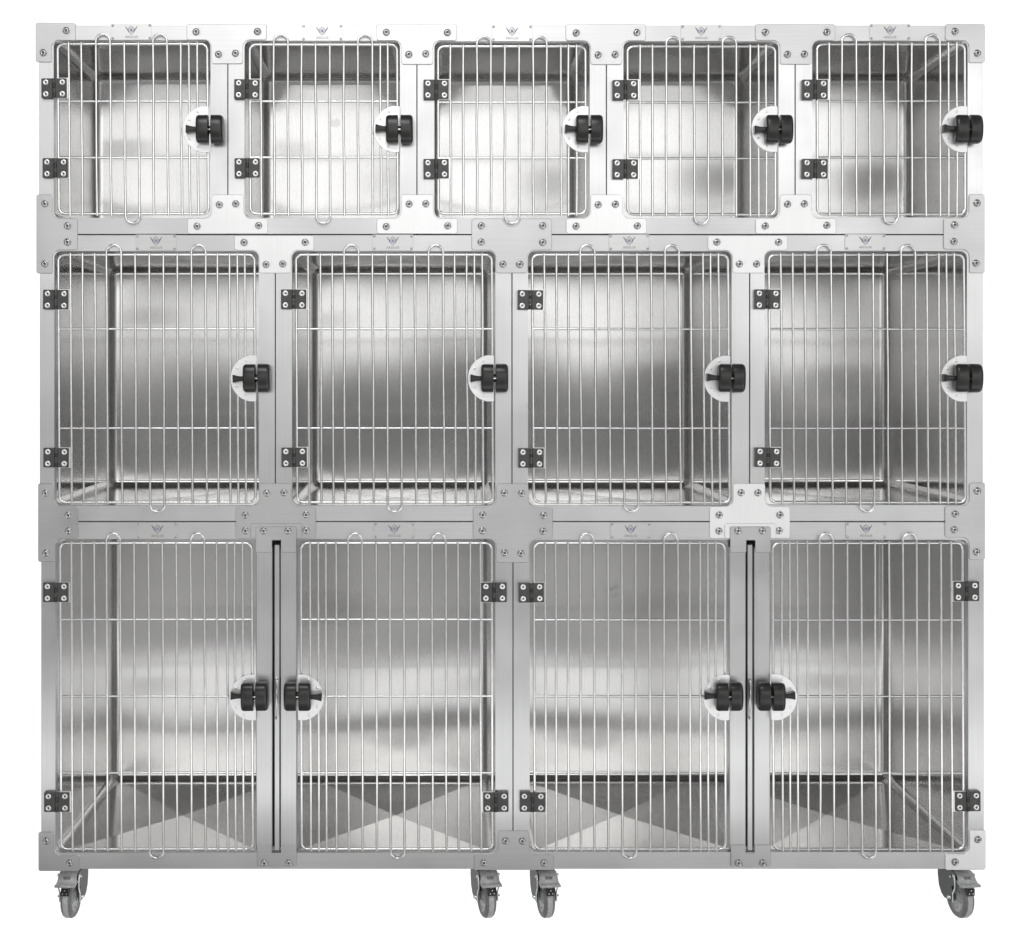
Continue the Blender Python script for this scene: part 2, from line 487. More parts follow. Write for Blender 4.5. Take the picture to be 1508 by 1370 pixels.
def make_knob():
    mb = MB()
    drum(mb, -19.8/S, -1.9/S, 20.5/S, -.052, -.0152, (.008, .0012))
    drum(mb, 1.9/S, 19.8/S, 21.0/S, -.052, -.0055, (.0012, .009))
    mb.tube([(-3/S, -.034, -.001), (3/S, -.034, -.001)], .0024, ZINC, 10)
    mb.tube([(-.003, -.02, 0), (.003, -.02, 0)], .010, KNOB, 16)
    return mb.build('latch_knob', None)
def make_lever():
    mb = MB()
    o = [(-18/S, 3.3/S), (-24/S, 3.4/S), (-29/S, 4.2/S), (-34.5/S, 5.8/S), (-35.2/S, 5.6/S), (-35.2/S, -5.4/S), (-34.5/S, -5.6/S), (-29/S, -4.2/S), (-24/S, -3.4/S), (-18/S, -3.3/S)]
    mb.prism(o, -.036, -.0152, KNOB, .0018)
    mb.box((-33/S, -.0375, -2.2/S), (-20/S, -.0355, 2.2/S), KNOB, .0006)
    return mb.build('latch_lever', None)
def make_bolt():
    mb = MB()
    pr = [(.0092, .0), (.0092, -.0012), (.0086, -.0016), (.0076, -.0016), (.0076, -.0022), (.0072, -.0042), (.0062, -.0056), (.0048, -.0062), (.0034, -.0062), (.0032, -.0038), (.0001, -.0038)]
    mm = [SOCK, SOCK, BOLT, SOCK, SOCK, BOLT, BOLT, BOLT, SOCK, SOCK]  # dark rim and head sides paint in the dim reflections at bolt edges
    mb.lathe(pr, 'y', (0, 0, 0), BOLT, 20, mats=mm)
    return mb.build('bolt', None)
def make_nameplate():
    mb = MB()
    w, h = 30/S, 11.8/S
    mb.prism(rounded([(-w, -h, .001), (w, -h, .001), (w, h, .001), (-w, h, .001)], 2), -.0020, -.0002, NAMEM, .0003)
    for sx in (-1, 1):
        for sz in (-1, 1):
            c = (sx*27.3/S, 0, sz*9.3/S)
            mb.lathe([(.0034, -.0019), (.0033, -.0028), (.0022, -.0036), (.0012, -.0037), (.0009, -.0030), (.0001, -.0030)], 'y', c, BOLT, 12,
                     mats=[SOCK, BOLT, BOLT, SOCK, SOCK])
    u = 1/S; y = -.0024
    def line(pts, r, mat):
        # flat printed stroke, 0.3 mm proud
        n = len(pts); L_, R_ = [], []
        for i, p in enumerate(pts):
            a = Vector(pts[max(i-1, 0)]); b = Vector(pts[min(i+1, n-1)]); t = (b-a).normalized(); q = Vector((-t.y, t.x))*r
            L_.append(Vector(p)+q); R_.append(Vector(p)-q)
        vs = [(v.x, y, v.y) for v in L_]+[(v.x, y, v.y) for v in R_]
        mb.add(vs, [(i, i+1, n+i+1, n+i) for i in range(n-1)], mat)
    cz = 2.6
    sh = []
    for k in range(25):      # pointed shield outline
        t = k/24
        if t < .5:
            s_ = t*2; x = math.sin(PI*s_)*4.9*(1-.1*s_); z = 6.4-12.8*s_
        else:
            s_ = (1-t)*2; x = -math.sin(PI*s_)*4.9*(1-.1*s_); z = 6.4-12.8*s_
        sh.append((x*u, (cz+z*.95)*u))
    line(sh, .42*u, INK)
    for sx in (-1, 1):
        wing = [(sx*8.6*u, (cz+5.6)*u), (sx*6.6*u, (cz+2.6)*u), (sx*4.9*u, (cz+.2)*u), (sx*3.6*u, (cz-3)*u)]
        line(wing, .55*u, INK)
        line([(sx*7.8*u, (cz+3.2)*u), (sx*5.6*u, (cz+1.2)*u), (sx*4.9*u, (cz-1)*u)], .45*u, BLUE)
    mb.lathe([(2.1*u, 0), (.0001, 0)], 'y', (0, y-.0001, cz*u), BLUE, 16)
    ring = [(math.cos(2*PI*k/20)*2.9*u, cz*u+math.sin(2*PI*k/20)*2.9*u) for k in range(21)]
    line(ring, .22*u, INK)
    # the word, as flat letters
    cu = bpy.data.curves.new('word', 'FONT'); cu.body = 'AEOLUS'; cu.size = 1.0; cu.align_x = 'CENTER'; cu.space_character = 1.15; cu.offset = .012
    to = bpy.data.objects.new('word', cu); COL.objects.link(to)
    dg = bpy.context.evaluated_depsgraph_get(); dg.update()
    me = bpy.data.meshes.new_from_object(to.evaluated_get(dg))
    xs = [v.co.x for v in me.vertices]; ys = [v.co.y for v in me.vertices]
    wd = max(xs)-min(xs); ht = max(ys)-min(ys); mx = (max(xs)+min(xs))/2; my = min(ys)
    vs = [((v.co.x-mx)/wd*18.4*u, y, (-9.0+(v.co.y-my)/ht*3.4)*u) for v in me.vertices]
    mb.add(vs, [tuple(p.vertices) for p in me.polygons], INK)
    bpy.data.objects.remove(to); bpy.data.curves.remove(cu); bpy.data.meshes.remove(me)
    return mb.build('nameplate', None, fixn=False)
PROTO = dict(hinge=make_hinge(), latch_plate=make_latch_plate(), latch_knob=make_knob(), latch_lever=make_lever(), bolt=make_bolt(), nameplate=make_nameplate())
USED = set()
def place(kind, loc, parent, mirror=False, rot=None):
    o = PROTO[kind]
    if kind not in USED and not mirror:
        USED.add(kind); o.location = loc
        if rot is not None: o.rotation_euler = rot
        attach(o, parent); return o
    return copy_part(o, loc, parent, mirror, rot)
rj = random.Random(3)
def put_hinge(cage, px, py, mirror=False):
    place('hinge', P(px, py, -.006)+Vector((0, .006, 0)), cage, mirror, (0, math.radians(rj.uniform(-.7, .7)), 0))
def put_latch(cage, slit, discx, py, discy, mirror=False):
    q = P(slit, py, -.035); q.y = 0
    place('latch_knob', q, cage, mirror, (0, math.radians(rj.uniform(-1, 1)), 0))
    place('latch_lever', q, cage, mirror, (0, math.radians(rj.uniform(-2.5, 2.5)), 0))
    q = P(discx, discy, -.014); q.y = 0
    place('latch_plate', q, cage, mirror, (math.radians(rj.uniform(-2.5, 2.5)), math.radians(rj.uniform(-1, 1)), 0))
def put_name(cage, px, py):
    q = P(px, py, 0); place('nameplate', q, cage, False, (0, math.radians(rj.uniform(-.4, .4)), 0))

# ------------------------------------------------------------------ row 1
GX1 = [57, 335.5, 614, 893, 1171, 1447.5]
OP1 = [(79, 59, 310, 321), (360, 60, 589, 321), (639.7, 61, 868.5, 321), (918, 61, 1146.5, 321), (1196, 60.5, 1425, 320.5)]
B1 = [([101, 119.7, 141, 162, 183, 203.7, 225, 246, 266, 278, 290.4], 85, 305, 65, 315, [(2,3),(6,7)], (4,5), 2.0),
      ([384, 403, 424, 444, 464.6, 485.5, 506, 527, 548, 560, 571], 367.8, 584.6, 66, 315, [(1,2),(7,8)], (4,5), 1.0),
      ([663.3, 682, 702.3, 722.8, 743.3, 764.2, 785, 805, 826, 837, 849], 645, 862, 68.5, 315, [(2,3),(6,7)], (4,5), .3),
      ([942.6, 960.7, 981, 1001, 1022, 1043, 1063.7, 1084, 1104.7, 1116.7, 1128], 924, 1141.3, 68.6, 316, [(2,3),(6,7)], (4,5), .3),
      ([1221, 1239.7, 1261, 1280.6, 1301.3, 1322, 1342.5, 1363, 1384, 1396.6, 1408.7], 1203, 1420.5, 65.5, 315.5, [(1,2),(7,8)], (4,5), .5)]
H1 = [(149.5, 232.4), (149.5, 232), (151, 233), (151, 233.5), (149, 232.2)]
HG1 = [(80.5, 130.6, 82.3, 248), (364, 132, 364.5, 248), (642.3, 132.5, 642.3, 249), (920.5, 133, 920.5, 249.5), (1199.5, 132.5, 1199.5, 249)]
LT1 = [(308.7, 304), (588.2, 584.5), (868, 862.5), (1147.5, 1141), (1426.5, 1420.5)]
NM1 = [(193.6, 47.4), (474.6, 48.6), (754, 49.3), (1032.5, 49), (1310.4, 47.9)]
for i in range(5):
    c = cage_body(GX1[i], 37.5, GX1[i+1], 345.5, *OP1[i], .49)
    liner(c, *OP1[i], .49, [], dish=.0040, seed=i)
    b, fx0, fx1, yt, yb, tops, bot, shr = B1[i]
    wire_door(c, fx0, fx1, yt, yb, b, tops, bot, H1[i], shr, 10+i)
    put_hinge(c, HG1[i][0], HG1[i][1]); put_hinge(c, HG1[i][2], HG1[i][3])
    put_latch(c, LT1[i][0], LT1[i][1], 190, 190.5)
    put_name(c, *NM1[i])
# ------------------------------------------------------------------ row 2
GX2 = [58, 405.5, 754, 1104, 1448]
OP2 = [(80, 370, 381, 745), (430, 370, 729.5, 745), (777.6, 370, 1077.5, 745.5), (1126, 370, 1424, 744)]
PT2 = [103.8, 121.6, 139.4, 156.8, 178.3, 198.8, 219.6, 240.4, 261.2, 281.7, 302.8, 320, 337.7, 349.2, 360.6]
F2 = [(86, 374.7, 0), (436, 724, 350.6), (783.6, 1071.7, 698.2), (1132, 1419, 1047.6)]
HG2 = [(83, 441.5, 83.5, 674), (432.8, 441, 433.5, 673.5), (781, 442, 782, 674.5), (1129.5, 441, 1130.5, 673.5)]
LT2 = [(377.9, 374), (728.4, 723.5), (1077.5, 1071), (1426.5, 1420)]
NM2 = [(230, 357.5), (578.5, 357.5), (926.5, 357.3), (1274, 357)]
for i in range(4):
    c = cage_body(GX2[i], 345.8, GX2[i+1], 768.2, *OP2[i], .70)
    liner(c, *OP2[i], .70, [], dish=.0026, seed=10+i)
    off = F2[i][2]; k = (F2[i][1]-F2[i][0])/(374.7-86)
    b = [F2[i][0] + (q-86)*k for q in PT2]
    wire_door(c, F2[i][0], F2[i][1], 375.5, 739.8, b, [(3,4),(9,10)], (6,7), (484.7, 630.6), [1.8, 1.8, 2.6, 2.4][i], 30+i)
    put_hinge(c, HG2[i][0], HG2[i][1]); put_hinge(c, HG2[i][2], HG2[i][3])
    put_latch(c, LT2[i][0], LT2[i][1], 557, 557.5)
    put_name(c, *NM2[i])
# ------------------------------------------------------------------ row 3: two double cages
GX3 = [60, 755.5, 1449.5]
OP3 = [(81.6, 794, 729.5, 1256), (780, 795, 1426, 1255)]
PT3 = [105.2, 120.4, 138.5, 156.5, 177, 197.6, 218.4, 238.9, 259.4, 280.5, 301, 318.8, 334, 345.4, 357]
D3 = [[(88.5, 370.6, False), (443.2, 724, True)], [(786.3, 1067.3, False), (1137.7, 1417.3, True)]]
TR3 = [(376, 436), (1082, 1128)]
HG3 = [[(83, 872, 84.5, 1180.5, False), (727.5, 872, 730, 1180.5, True)], [(782.3, 872.5, 784, 1180.5, False), (1422, 870.5, 1424, 1179.5, True)]]
LT3 = [[(374.8, 372.5, False), (438, 442.5, True)], [(1074, 1070.5, False), (1136, 1139.5, True)]]
NM3 = [[(232, 781.8), (580.7, 781.5)], [(928.5, 782), (1275, 781.5)]]
cage3 = []
for u in range(2):
    c = cage_body(GX3[u], 768.4, GX3[u+1], 1280.5, *OP3[u], .72); cage3.append(c)
    liner(c, *OP3[u], .72, list(TR3[u]), sink=.0085, dish=.0022, seed=21+u, dents=[] if u == 0 else [(P(905, 870, .72).x, P(905, 870, .72).z, .016, .0005), (P(897, 866, .72).x, P(897, 866, .72).z, .011, -.0004), (P(1250, 960, .72).x, P(1250, 960, .72).z, .02, .0001)])
    for d in range(2):
        fx0, fx1, mir = D3[u][d]
        k = (fx1-fx0)/(370.6-88.5)
        b = [fx0+(q-88.5)*k for q in PT3]; tops = [(3,4),(9,10)]; bot = (6,7)
        if mir:
            b = [fx0+fx1-q for q in b][::-1]; tops = [(4,5),(10,11)]; bot = (7,8)
        wire_door(c, fx0, fx1, 800, 1250.5, b, tops, bot, (912.5+.5*u, 1025.5, 1138.5), [[1.8, 1.2], [1.2, 1.6]][u][d], 50+u*2+d)
        h = HG3[u][d]; put_hinge(c, h[0], h[1], h[4]); put_hinge(c, h[2], h[3], h[4])
        l = LT3[u][d]; put_latch(c, l[0], l[1], 1026.5, 1027, l[2])
        put_name(c, *NM3[u][d])

# ------------------------------------------------------------------ connector plates
def plate(pts, bolts, bright=False, base_y=-.0034, parent=None, name='connector_plate', slots=True, y1=.0004, mat=None):
    mb = MB()
    o = px2w(rounded([(a, b, r) for a, b, r in pts], 6))
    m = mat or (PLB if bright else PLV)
    mb.prism(o, base_y, y1, m, .0009)
    rr = random.Random(int(pts[0][0]*7+pts[0][1]))
    for (bx, by, dx, dy) in bolts:
        if slots:   # rim of the oversize bolt hole
            c = (X(bx+dx), base_y, Z(by+dy)); ring = [(c[0]+math.cos(2*PI*k/20)*.0098, base_y+.0001, c[2]+math.sin(2*PI*k/20)*.0098) for k in range(20)]
            mb.tube(ring, .00045, m, 6, closed=True)
    xs = [p[0] for p in o]; zs = [p[1] for p in o]
    ob = mb.build(name, parent or bank, loc=((min(xs)+max(xs))/2, 0, min(zs)))
    for (bx, by, dx, dy) in bolts:
        place('bolt', (X(bx), base_y+.0002, Z(by)), ob, False, (0, rr.uniform(0, 3), 0))
    return ob
TI = 10.5
def jit(l): 
    out = []
    for (a, b) in l: out.append((a, b, rj.choice((-2.2, 0, 1.5, 2.2)), rj.choice((-1.5, 0, 1.8))))
    return out
# top row
plate([(53,34,3),(112,34.5,4),(112,59.8,3),(77,59.8,9),(77,92,3),(53,92,3)], jit([(98,45.7),(64.4,78.3)]))
for cx, bl, dy in ((334.5, [(289,47.6),(379.5,47.2),(322,80.7),(347,79.3)], 0), (614.3, [(569,48.3),(658.8,48.7),(602,81),(627,80)], 1),
               (892.5, [(848.3,49.2),(937.6,48.6),(880.6,81.7),(905.6,81.2)], 1.2), (1171.3, [(1126.6,48.3),(1217,48.2),(1159,81),(1184,80.4)], .8)):
    plate([(cx-59.5,36,4),(cx+58.5,36,4),(cx+58.5,59.2+dy,4),(cx+23.5,59.2+dy,TI),(cx+23.5,94.5+dy,4),(cx-23,94.5+dy,4),(cx-23,59.2+dy,TI),(cx-59.5,59.2+dy,4)], jit(bl))
plate([(1391.4,36,4),(1450,36,3),(1450,93,4),(1426.3,93,3),(1426.3,60,9),(1391.4,60,4)], jit([(1405.6,46.8),(1438.5,79)]))
# bottom of row 1: upside-down T plates, brighter
for cx, bl in ((335.7, [(290.5,333.6),(381.2,332.6),(323.4,302),(347.4,300.6)]), (614.5, [(568.8,334),(659.3,333),(602.5,301),(627,300.5)]),
               (893, [(848,333.6),(938.3,333),(880.7,302),(906,301.3)]), (1171.7, [(1126.5,333.2),(1217,332.3),(1159.3,301.2),(1184,300.6)])):
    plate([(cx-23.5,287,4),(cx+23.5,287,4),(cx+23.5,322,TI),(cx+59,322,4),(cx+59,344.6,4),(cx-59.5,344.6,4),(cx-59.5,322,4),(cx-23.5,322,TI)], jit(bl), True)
# row 1/2 edges and centre
plate([(54,287,3),(77.5,287,3),(77.5,321.8,TI),(114.8,321.8,4),(114.8,368.5,4),(78,368.5,TI),(78,403,3),(54,403,3)], jit([(66.6,300.6),(99.8,333),(99.8,357),(66.5,389)]))
notch = [(735.5,322.3,2)] + [(753.5+math.cos(a)*13.5, 320.5+math.sin(a)*13.5, 0) for a in [PI-.15-k*(PI-.3)/12 for k in range(13)]] + [(771,322.3,2)]
plate([(694.5,322.3,4)] + notch + [(812.5,322.3,4),(812.5,368.5,4),(777,368.5,TI),(777,402.5,4),(730,402.5,4),(730,368.5,TI),(694.5,368.5,4)],
      jit([(708.6,332.7),(708.6,356.6),(799,333),(799,357.5),(740.6,389.5),(765.3,389.7)]))
plate([(1426.5,286.5,3),(1449.5,286.5,3),(1449.5,402.5,3),(1427,402.5,3),(1427,367.5,TI),(1389,367.5,4),(1389,321.5,4),(1426.5,321.5,TI)],
      jit([(1438,299.5),(1404.8,331.5),(1404,356),(1436.5,388)]))
# row 2 tops
for cx, bl, br in ((404.8, [(359.7,357.5),(449.5,357),(392,389.8),(416.5,389)], True), (1101.5, [(1055.3,357),(1146,357),(1088.5,389.2),(1113.8,389.2)], True)):
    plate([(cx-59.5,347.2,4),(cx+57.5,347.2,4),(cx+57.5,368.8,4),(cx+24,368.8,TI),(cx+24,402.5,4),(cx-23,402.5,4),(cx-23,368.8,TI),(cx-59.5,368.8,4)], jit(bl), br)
# row 2/3
plate([(56.5,712,3),(79,712,3),(79,746,TI),(115.8,746,4),(115.8,793,4),(79.5,793,TI),(79.5,827.5,3),(56.5,827.5,3)], jit([(67.5,726.4),(101,758.6),(101.3,782),(68,814.5)]))
for cx, bl, br in ((406, [(393,726.4),(418.3,725.6),(361.4,758.6),(361.6,781.5),(451,758),(451,781)], False), (1103.5, [(1091,725.6),(1115.7,725.7),(1058.8,758.4),(1058.4,782),(1148,758.3),(1147,781.5)], True)):
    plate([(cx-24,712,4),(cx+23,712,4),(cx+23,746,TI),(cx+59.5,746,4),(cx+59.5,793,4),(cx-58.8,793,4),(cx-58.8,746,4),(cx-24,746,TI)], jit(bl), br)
plate([(731,712,4),(778,712,4),(778.5,747,TI),(814,747.5,4),(814,793.6,4),(779,793.6,TI),(779,828.5,4),(731,828.5,4),(731,793.6,TI),(696.5,793.6,4),(696.5,747,4),(731,747,TI)],
      jit([(742.6,726),(767.8,726.6),(710.7,758),(710.3,781.6),(800.3,759),(799.3,782.2),(742.8,814),(767,814.6)]))
plate([(1427,711,3),(1450,711,3),(1450,824.5,3),(1427,824.5,3),(1427,791.5,TI),(1391,791.5,4),(1391,745,4),(1427,745,TI)], jit([(1438.5,723),(1406,757),(1404.5,780),(1437.3,813)]))
# bottom
plate([(57,1225,3),(80,1225,3),(80,1259,TI),(118,1259,4),(118,1282.6,4),(57,1282.6,3)], jit([(69,1238),(103,1270.3)]))
plate([(733.6,1223,4),(779.2,1223,4),(779.2,1258,TI),(815.5,1258,4),(815.5,1281,3),(698,1281,3),(698,1258,4),(733.6,1258,TI)], jit([(744.2,1237.8),(768.8,1238),(712.3,1270),(800.8,1270.4)]))
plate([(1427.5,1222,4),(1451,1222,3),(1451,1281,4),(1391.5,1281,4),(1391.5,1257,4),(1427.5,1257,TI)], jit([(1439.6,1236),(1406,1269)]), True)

# ------------------------------------------------------------------ removable centre posts between the double doors
def post(cx, bright_back):
    # two uprights in one mesh: a channel open down its middle
    mb = MB()
    for a, b in ((-30, -6.2), (6.0, 29.8)):
        o = px2w([(cx+a, 806), (cx+b, 806), (cx+b, 1251), (cx+a, 1251)])
        mb.prism(o, -.0012, .030, FV, .0016)
    mb.box((X(cx-27), .0302, Z(1252)), (X(cx+27), .034, Z(797)), DARKM)
    mb.box((X(cx-28), .0342, Z(1252)), (X(cx+28), .052, Z(797)), LIN)
    ob = mb.build('divider_post', bank, loc=(X(cx), 0, Z(1280)))
    mb = MB()
    mb.prism(px2w([(cx-3.2, 802.5), (cx+4.4, 802.5), (cx+4.4, 1253.5), (cx-3.2, 1253.5)]), .0025, .0305, FV, .0012)
    mb.build('locking_bar', ob, loc=(X(cx), .012, Z(1254)))
    mb = MB()
    pth = [P(cx, 998, .012), P(cx-.5, 1000, -.002), P(cx+.2, 1003, -.010), P(cx+.2, 1054, -.010), P(cx-.5, 1057, -.002), P(cx, 1060, .012)]
    mb.tube(pth, .0030, WIRE, 10)
    for q in (998, 1058):
        mb.lathe([(.0042, .0125), (.0042, .0095), (.003, .0085), (.0001, .0085)], 'y', (X(cx-.3), 0, Z(q)), WIRE, 12)
    mb.build('pull_handle', ob, loc=P(cx, 1030, 0))
    # mounting plate and forked brackets
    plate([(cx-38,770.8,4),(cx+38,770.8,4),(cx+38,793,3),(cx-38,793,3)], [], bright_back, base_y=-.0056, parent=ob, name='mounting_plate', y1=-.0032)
    pts = [(cx-30,775.2,2),(cx+29.8,775.2,3),(cx+29.8,813.5,2.2),(cx+6.8,813.5,2.2),(cx+6.8,795.5,0),(cx-6,795.5,0),(cx-6,813.5,2.2),(cx-30,813.5,2.2)]
    plate(pts, [(cx-18.6,781.3,0,3.2),(cx+17.2,781.3,0,3.2)], False, base_y=-.0085, parent=ob, name='upper_bracket', y1=-.0052)
    pts = [(cx-28.5,1243.5,1.5),(cx-6.4,1243.5,1.5),(cx-6.4,1255.5,0),(cx+6.4,1255.5,0),(cx+6.4,1243.5,1.5),(cx+30,1243.5,1.5),(cx+30,1276,2),
           (cx+24.2,1276,1),(cx+23.8,1270,2),(cx+13,1270,2),(cx+12.4,1276,1),(cx-11.5,1276,1),(cx-12,1270,2),(cx-22.5,1270,2),(cx-23,1276,1),(cx-28.5,1276,2)]
    plate(pts, [(cx-17.8,1270,0,0),(cx+18.3,1270,0,0)], False, base_y=-.0046, parent=ob, name='lower_bracket', slots=False, y1=-.0001)
    return ob
post(407.2, False); post(1104.3, True)

# ------------------------------------------------------------------ casters
def make_caster():
    """origin at the swivel, top at z=0, rolls forward towards -y; wheel radius 53 mm"""
    H = .126; r = .053; wz = -(H-r); wy = -.034
    root = MB()      # fork: swivel head, bent housing with two cheeks
    root.lathe([(.034, -.003), (.034, 0), (.0001, 0)], 'y', (0, 0, 0), ZINC, 24)   # placeholder ring turned below
    root.v = [Vector((v.x, v.z, v.y)) for v in root.v]
    for sx in (-1, 1):
        xo = sx*.0235
        o = [(.036, -.006), (.036, -.036), (.030, -.062), (.018, -.078), (.002, -.086), (-.020, wz-.012), (wy-.006, wz-.012), (wy-.014, wz-.004), (wy-.014, wz+.010), (-.034, -.048), (-.052, -.034), (-.056, -.014), (-.050, -.006)]
        vs = [(xo-.0012, a, b) for a, b in o]+[(xo+.0012, a, b) for a, b in o]
        n = len(o)
        root.add(vs, [tuple(range(n)), tuple(reversed(range(n, 2*n)))]+[(i, (i+1) % n, n+(i+1) % n, n+i) for i in range(n)], FORK)
    # top bridge and curved back
    back = [(-.050, -.006), (.036, -.006), (.036, -.036), (.030, -.062), (.018, -.078)]
    for i in range(len(back)-1):
        a, b = back[i], back[i+1]
        root.add([(-.0235, a[0], a[1]), (.0235, a[0], a[1]), (.0235, b[0], b[1]), (-.0235, b[0], b[1])], [(0, 1, 2, 3)], FORK)
    fork = root.build('caster', None)
    parts = []
    m = MB()         # swivel ring + zinc arms + axle nuts
    ring = MB()
    m.add([], [], ZINC)
    N = 24
    vs = [(math.cos(2*PI*k/N)*.030, math.sin(2*PI*k/N)*.030, z) for z in (-.0065, 0.0125) for k in range(N)]
    m.add(vs, [(k, (k+1) % N, N+(k+1) % N, N+k) for k in range(N)]+[tuple(range(N))], ZINC, True)
    for sx in (-1, 1):
        x = sx*.0262
        m.tube([(x, -.052, -.012), (x, -.0565, -.030), (x, -.0560, -.045), (x, wy-.012, wz+.012), (x, wy-.012, wz-.010)], .0022, ZINC, 8)
        m.lathe([(.0052, 0), (.0052, sx*.005), (.0035, sx*.010), (.0001, sx*.011)], 'x', (sx*.0245, wy, wz), ZINC, 12)
        m.lathe([(.0042, 0), (.0042, sx*.003), (.0001, sx*.0045)], 'x', (sx*.0262, -.052, -.013), ZINC, 12)
        m.lathe([(.0030, 0), (.0030, sx*.0015), (.0001, sx*.002)], 'x', (sx*.0247, -.030, -.022), ZINC, 10)
    parts.append(m.build('side_arm', None))
    w = MB()         # wheel with tyre; hub added as its own part
    c = (0, wy, wz)
    prof = [(.036, -.0125), (.041, -.0140), (.046, -.0142), (.0500, -.0118), (.0524, -.0078), (.0530, -.0066), (.0531, .0066), (.0524, .0078), (.0500, .0118), (.046, .0142), (.041, .0140), (.036, .0125)]
    mm = [TYRE]*5+[TREAD]+[TYRE]*5
    w.lathe(prof, 'x', c, TYRE, 48, mats=mm)
    wheel = w.build('wheel', None); parts.append(wheel)
    h = MB()
    for sx in (-1, 1):
        h.lathe([(.0375, sx*.0126), (.036, sx*.0136), (.034, sx*.0110), (.018, sx*.0112), (.015, sx*.0150), (.010, sx*.0165), (.0001, sx*.0165)], 'x', c, HUB, 36)
        for k in range(6):
            a = k*PI/3+.3
            h.lathe([(.0016, 0), (.0016, sx*.0012), (.0001, sx*.0014)], 'x', (sx*.0112, wy+math.cos(a)*.026, wz+math.sin(a)*.026), SOCK, 8)
    parts.append(h.build('hub', None))
    p = MB()         # brake pedal: upper rounded body with lip
    def slab(y0, y1, z0, z1, w0, w1, mat, dx=0):
        """box between y/z with width w0 at the top, w1 at the bottom"""
        vs = []
        for (y, z, w_) in ((y0, z1, w0), (y0, z0, w1), (y1, z0, w1), (y1, z1, w0)):
            vs += [(dx-w_/2, y, z), (dx+w_/2, y, z)]
        p.add(vs, [(0,1,3,2),(2,3,5,4),(4,5,7,6),(6,7,1,0),(0,2,4,6),(1,7,5,3)], mat)
    def bar(path, w0, w1, th, mat, dx0=0, dx1=0):
        n = len(path)
        vs = []
        for i, (y, z) in enumerate(path):
            a = Vector(path[max(i-1, 0)]); b = Vector(path[min(i+1, n-1)]); t = (b-a).normalized(); q = Vector((-t.y, t.x))*th/2
            f = i/(n-1); w_ = (w0+(w1-w0)*f)/2; dx = dx0+(dx1-dx0)*f
            for s1, s2 in ((-1, 1), (1, 1), (1, -1), (-1, -1)):
                vs.append((dx+s1*w_, y+q.x*s2, z+q.y*s2))
        fs = []
        for i in range(n-1):
            for k in range(4):
                l = (k+1) % 4; fs.append((i*4+k, i*4+l, i*4+4+l, i*4+4+k))
        fs.append((0, 1, 2, 3)); fs.append(tuple(range(4*n-1, 4*n-5, -1)))
        p.add(vs, fs, mat)
    bar([(-.040, -.006), (-.054, -.007), (-.062, -.011), (-.066, -.017), (-.068, -.022), (-.074, -.026)], .044, .050, .006, PEDAL)
    bar([(-.060, -.0235), (-.072, -.0275), (-.086, -.0300), (-.090, -.0300)], .050, .054, .0065, PEDAL)
    bar([(-.0668, -.0115), (-.0712, -.0185)], .022, .018, .0025, TYRE)
    bar([(-.069, -.031), (-.080, -.036), (-.082, -.040)], .016, .013, .004, PEDAL)
    ped = p.build('brake_pedal', None)
    bm = bmesh.new(); bm.from_mesh(ped.data); bmesh.ops.bevel(bm, geom=[e for e in bm.edges], offset=.0011, segments=2, affect='EDGES', clamp_overlap=True); bm.to_mesh(ped.data); bm.free()
    for q in ped.data.polygons: q.use_smooth = True
    parts.append(ped)
    k = MB()
    k.box((-.0100, wy-.0560, wz+.0190), (.0100, wy-.0400, wz+.0360), BLACKP, .0008)
    for a, b in ((0, .0325), (-.005, .0245), (.005, .0245)):
        k.lathe([(.0014, -.0562), (.0001, -.0564)], 'y', (a, wy, wz+b), ZINC, 8)
    parts.append(k.build('brake_pad', None))
    return fork, parts
fork, cparts = make_caster()
for o in cparts: o.parent = fork
CY = .085
first = True
for (px, yaw) in ((110.5, -3.5), (711.5, 13.0), (798.5, 10.0), (1404, 10.0)):
    loc = P(px, 1281.5, CY); loc.z = .1260
    if first:
        fork.location = loc; fork.rotation_euler = (0, 0, math.radians(yaw)); attach(fork, bank); first = False
    else:
        f = fork.copy(); COL.objects.link(f); f.parent = None; f.location = loc; f.rotation_euler = (0, 0, math.radians(yaw))
        for o in cparts:
            q = o.copy(); COL.objects.link(q); q.parent = f
        attach(f, bank)

# ------------------------------------------------------------------ studio surroundings
w = bpy.data.worlds.new('World'); sc.world = w; w.use_nodes = True
nt = w.node_tree; L = nt.links
bg = nt.nodes['Background']
tc = nn(nt, 'ShaderNodeTexCoord')
sp = nn(nt, 'ShaderNodeSeparateXYZ'); L.new(tc.outputs['Generated'], sp.inputs[0])
def math_(op, a, b=None, c=None):
    n = nn(nt, 'ShaderNodeMath', operation=op)
    for i, v in enumerate((a, b, c)):
        if v is None: continue
        if isinstance(v, (int, float)): n.inputs[i].default_value = v
        else: L.new(v, n.inputs[i])
    return n.outputs[0]
nz = nn(nt, 'ShaderNodeTexNoise'); nz.inputs['Scale'].default_value = 1.6; nz.inputs['Detail'].default_value = 2
L.new(tc.outputs['Generated'], nz.inputs['Vector'])
zz = math_('ADD', sp.outputs[2], math_('MULTIPLY', math_('SUBTRACT', nz.outputs[0], .5), .03))
f = nn(nt, 'ShaderNodeMapRange'); f.inputs[1].default_value = -.5; f.inputs[2].default_value = .5
L.new(zz, f.inputs[0])
rp = nn(nt, 'ShaderNodeValToRGB'); L.new(f.outputs[0], rp.inputs[0])
cr = rp.color_ramp; cr.interpolation = 'EASE'
